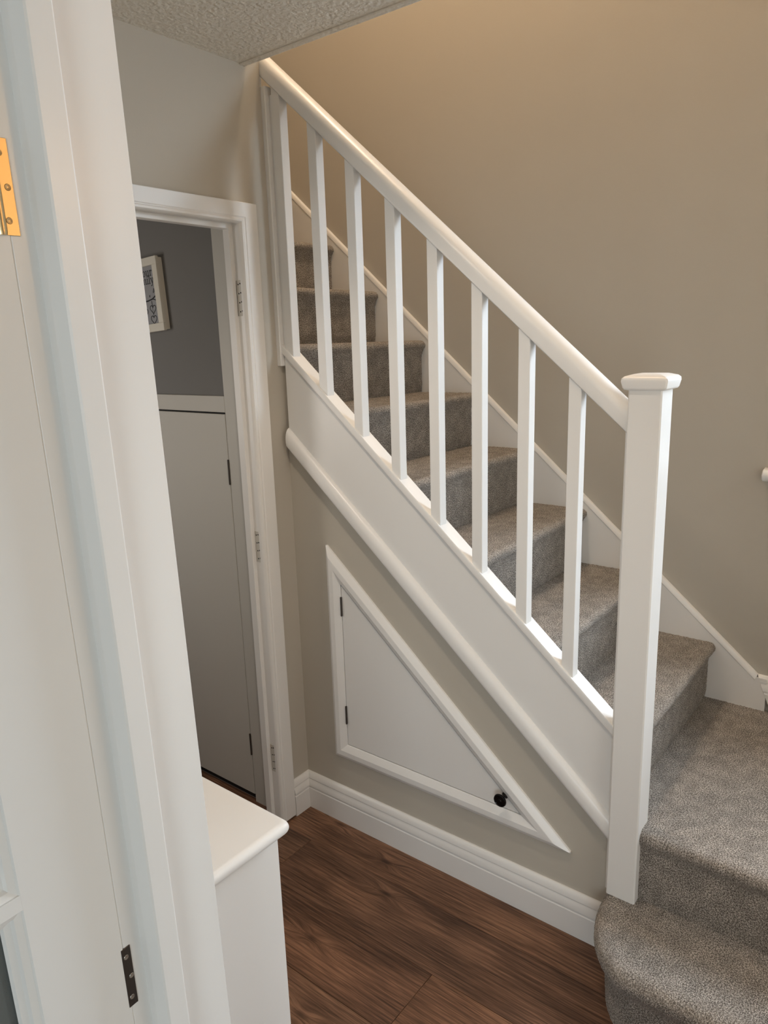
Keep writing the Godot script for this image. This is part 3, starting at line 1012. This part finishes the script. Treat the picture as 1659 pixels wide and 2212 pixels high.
		for k in 3:
			part("screw", lathe(PackedVector2Array([Vector2(0, 0), Vector2(0.0030, 0), Vector2(0.0026, 0.0006), Vector2(0.0009, 0.0003), Vector2(0, 0.0003)]), Vector3(1.0511, y - 0.027 + 0.027 * k, (1.3335 if top else 1.3325) - 0.003 * (k % 2)), Vector3.RIGHT, 14), mats.brass if top else mats.screw, hg)

# -------------------------------------------------------------------- window board, its end just inside the right edge of the view
func build_window_board():
	var r := thing("window_board", "white round-nosed end of a window board on the far wall, at the right edge of the picture", "window sill", Vector3(1.65, 1.2, -0.84))
	var sec := PackedVector2Array([Vector2(-0.868, 1.1835), Vector2(-0.797, 1.1835)])
	sec.append_array(arc(Vector2(-0.795, 1.2025), 0.017, 0.019, -80, 80, 8))
	sec.append_array([Vector2(-0.797, 1.2215), Vector2(-0.868, 1.2215)])
	var rings := []
	for q in [[1.2555, 0.006], [1.2562, 0.003], [1.259, 0.0], [2.048, 0.0]]:
		var ring := PackedVector3Array()
		for p in sec:
			var c := Vector2(-0.82, 1.2025)
			var e: Vector2 = p + (c - p).sign() * float(q[1]) * (1.0 if p.x > -0.86 else 0.0)
			ring.append(Vector3(q[0], e.y, e.x if q[0] > 1.39 else maxf(e.x, -0.829)))
		rings.append(ring)
	part("board", lofts(rings), mats.white_gloss, r, 50)

# -------------------------------------------------------------------- lamps
func lamp(called: String, label: String, at: Vector3, ceiling_y: float, energy: float, color: Color):
	var p := thing(called, label, "lamp", Vector3(at.x, ceiling_y, at.z))
	part("ceiling_rose", lathe(PackedVector2Array([Vector2(0, 0), Vector2(0.045, 0), Vector2(0.04, 0.02), Vector2(0.012, 0.03), Vector2(0, 0.03)]), Vector3(at.x, ceiling_y, at.z), Vector3.DOWN, 24), mats.white, p)
	var drop := ceiling_y - at.y - 0.07
	if drop > 0.04:
		part("flex", lathe(PackedVector2Array([Vector2(0, 0), Vector2(0.003, 0), Vector2(0.003, drop), Vector2(0, drop)]), Vector3(at.x, ceiling_y - 0.01, at.z), Vector3.DOWN, 8), mats.white, p)
	part("lamp_holder", lathe(PackedVector2Array([Vector2(0, 0), Vector2(0.018, 0), Vector2(0.02, 0.03), Vector2(0.016, 0.045), Vector2(0, 0.045)]), at + Vector3(0, 0.075, 0), Vector3.DOWN, 16), mats.white, p)
	var prof := PackedVector2Array()
	for i in 13:
		var a := PI * i / 12.0
		prof.append(Vector2(sin(a) * 0.034, -cos(a) * 0.036))
	part("bulb", lathe(prof, at, Vector3.UP, 20), mats.bulb, p, 60)
	var l := OmniLight3D.new()
	l.name = called + "_glow"
	l.light_color = color
	l.light_energy = energy
	l.light_size = 0.033
	l.omni_range = 12.0
	l.omni_attenuation = 2.0
	l.shadow_enabled = true
	add_child(l)
	l.position = at

func build_lamps():
	downlight("white recessed downlight in the hall ceiling", Vector3(0.60, 2.417, 0.66), 0.62, Color8(255, 238, 220))
	lamp("hall_pendant", "small bare warm bulb on a white flex near the front door", Vector3(1.90, 1.96, 0.86), 2.417, 0.07, Color8(255, 196, 128))
	lamp("stairwell_lamp", "bare warm bulb hanging high over the stairs from the upper ceiling", Vector3(0.3, 4.2, -0.38), 5.0, 1.75, Color8(255, 228, 198))

func downlight(label: String, at: Vector3, energy: float, color: Color):
	var p := thing("downlight", label, "lamp", at)
	part("rim", lathe(PackedVector2Array([Vector2(0.029, -0.001), Vector2(0.043, -0.001), Vector2(0.043, 0.002), Vector2(0.040, 0.004), Vector2(0.031, 0.004), Vector2(0.029, 0.002)]), at, Vector3.DOWN, 32), mats.white_gloss, p, 50)
	part("lamp_face", lathe(PackedVector2Array([Vector2(0, -0.0005), Vector2(0.030, -0.0005), Vector2(0.030, 0.0015), Vector2(0, 0.0015)]), at, Vector3.DOWN, 32), mats.bulb, p)
	var l := SpotLight3D.new()
	l.name = "downlight_glow"
	l.light_color = color
	l.light_energy = energy
	l.light_size = 0.03
	l.spot_angle = 58.0
	l.spot_angle_attenuation = 0.8
	l.spot_range = 12.0
	l.spot_attenuation = 2.0
	l.shadow_enabled = true
	add_child(l, true)
	l.position = at + Vector3(0, -0.012, 0)
	l.rotation.x = -PI / 2.0
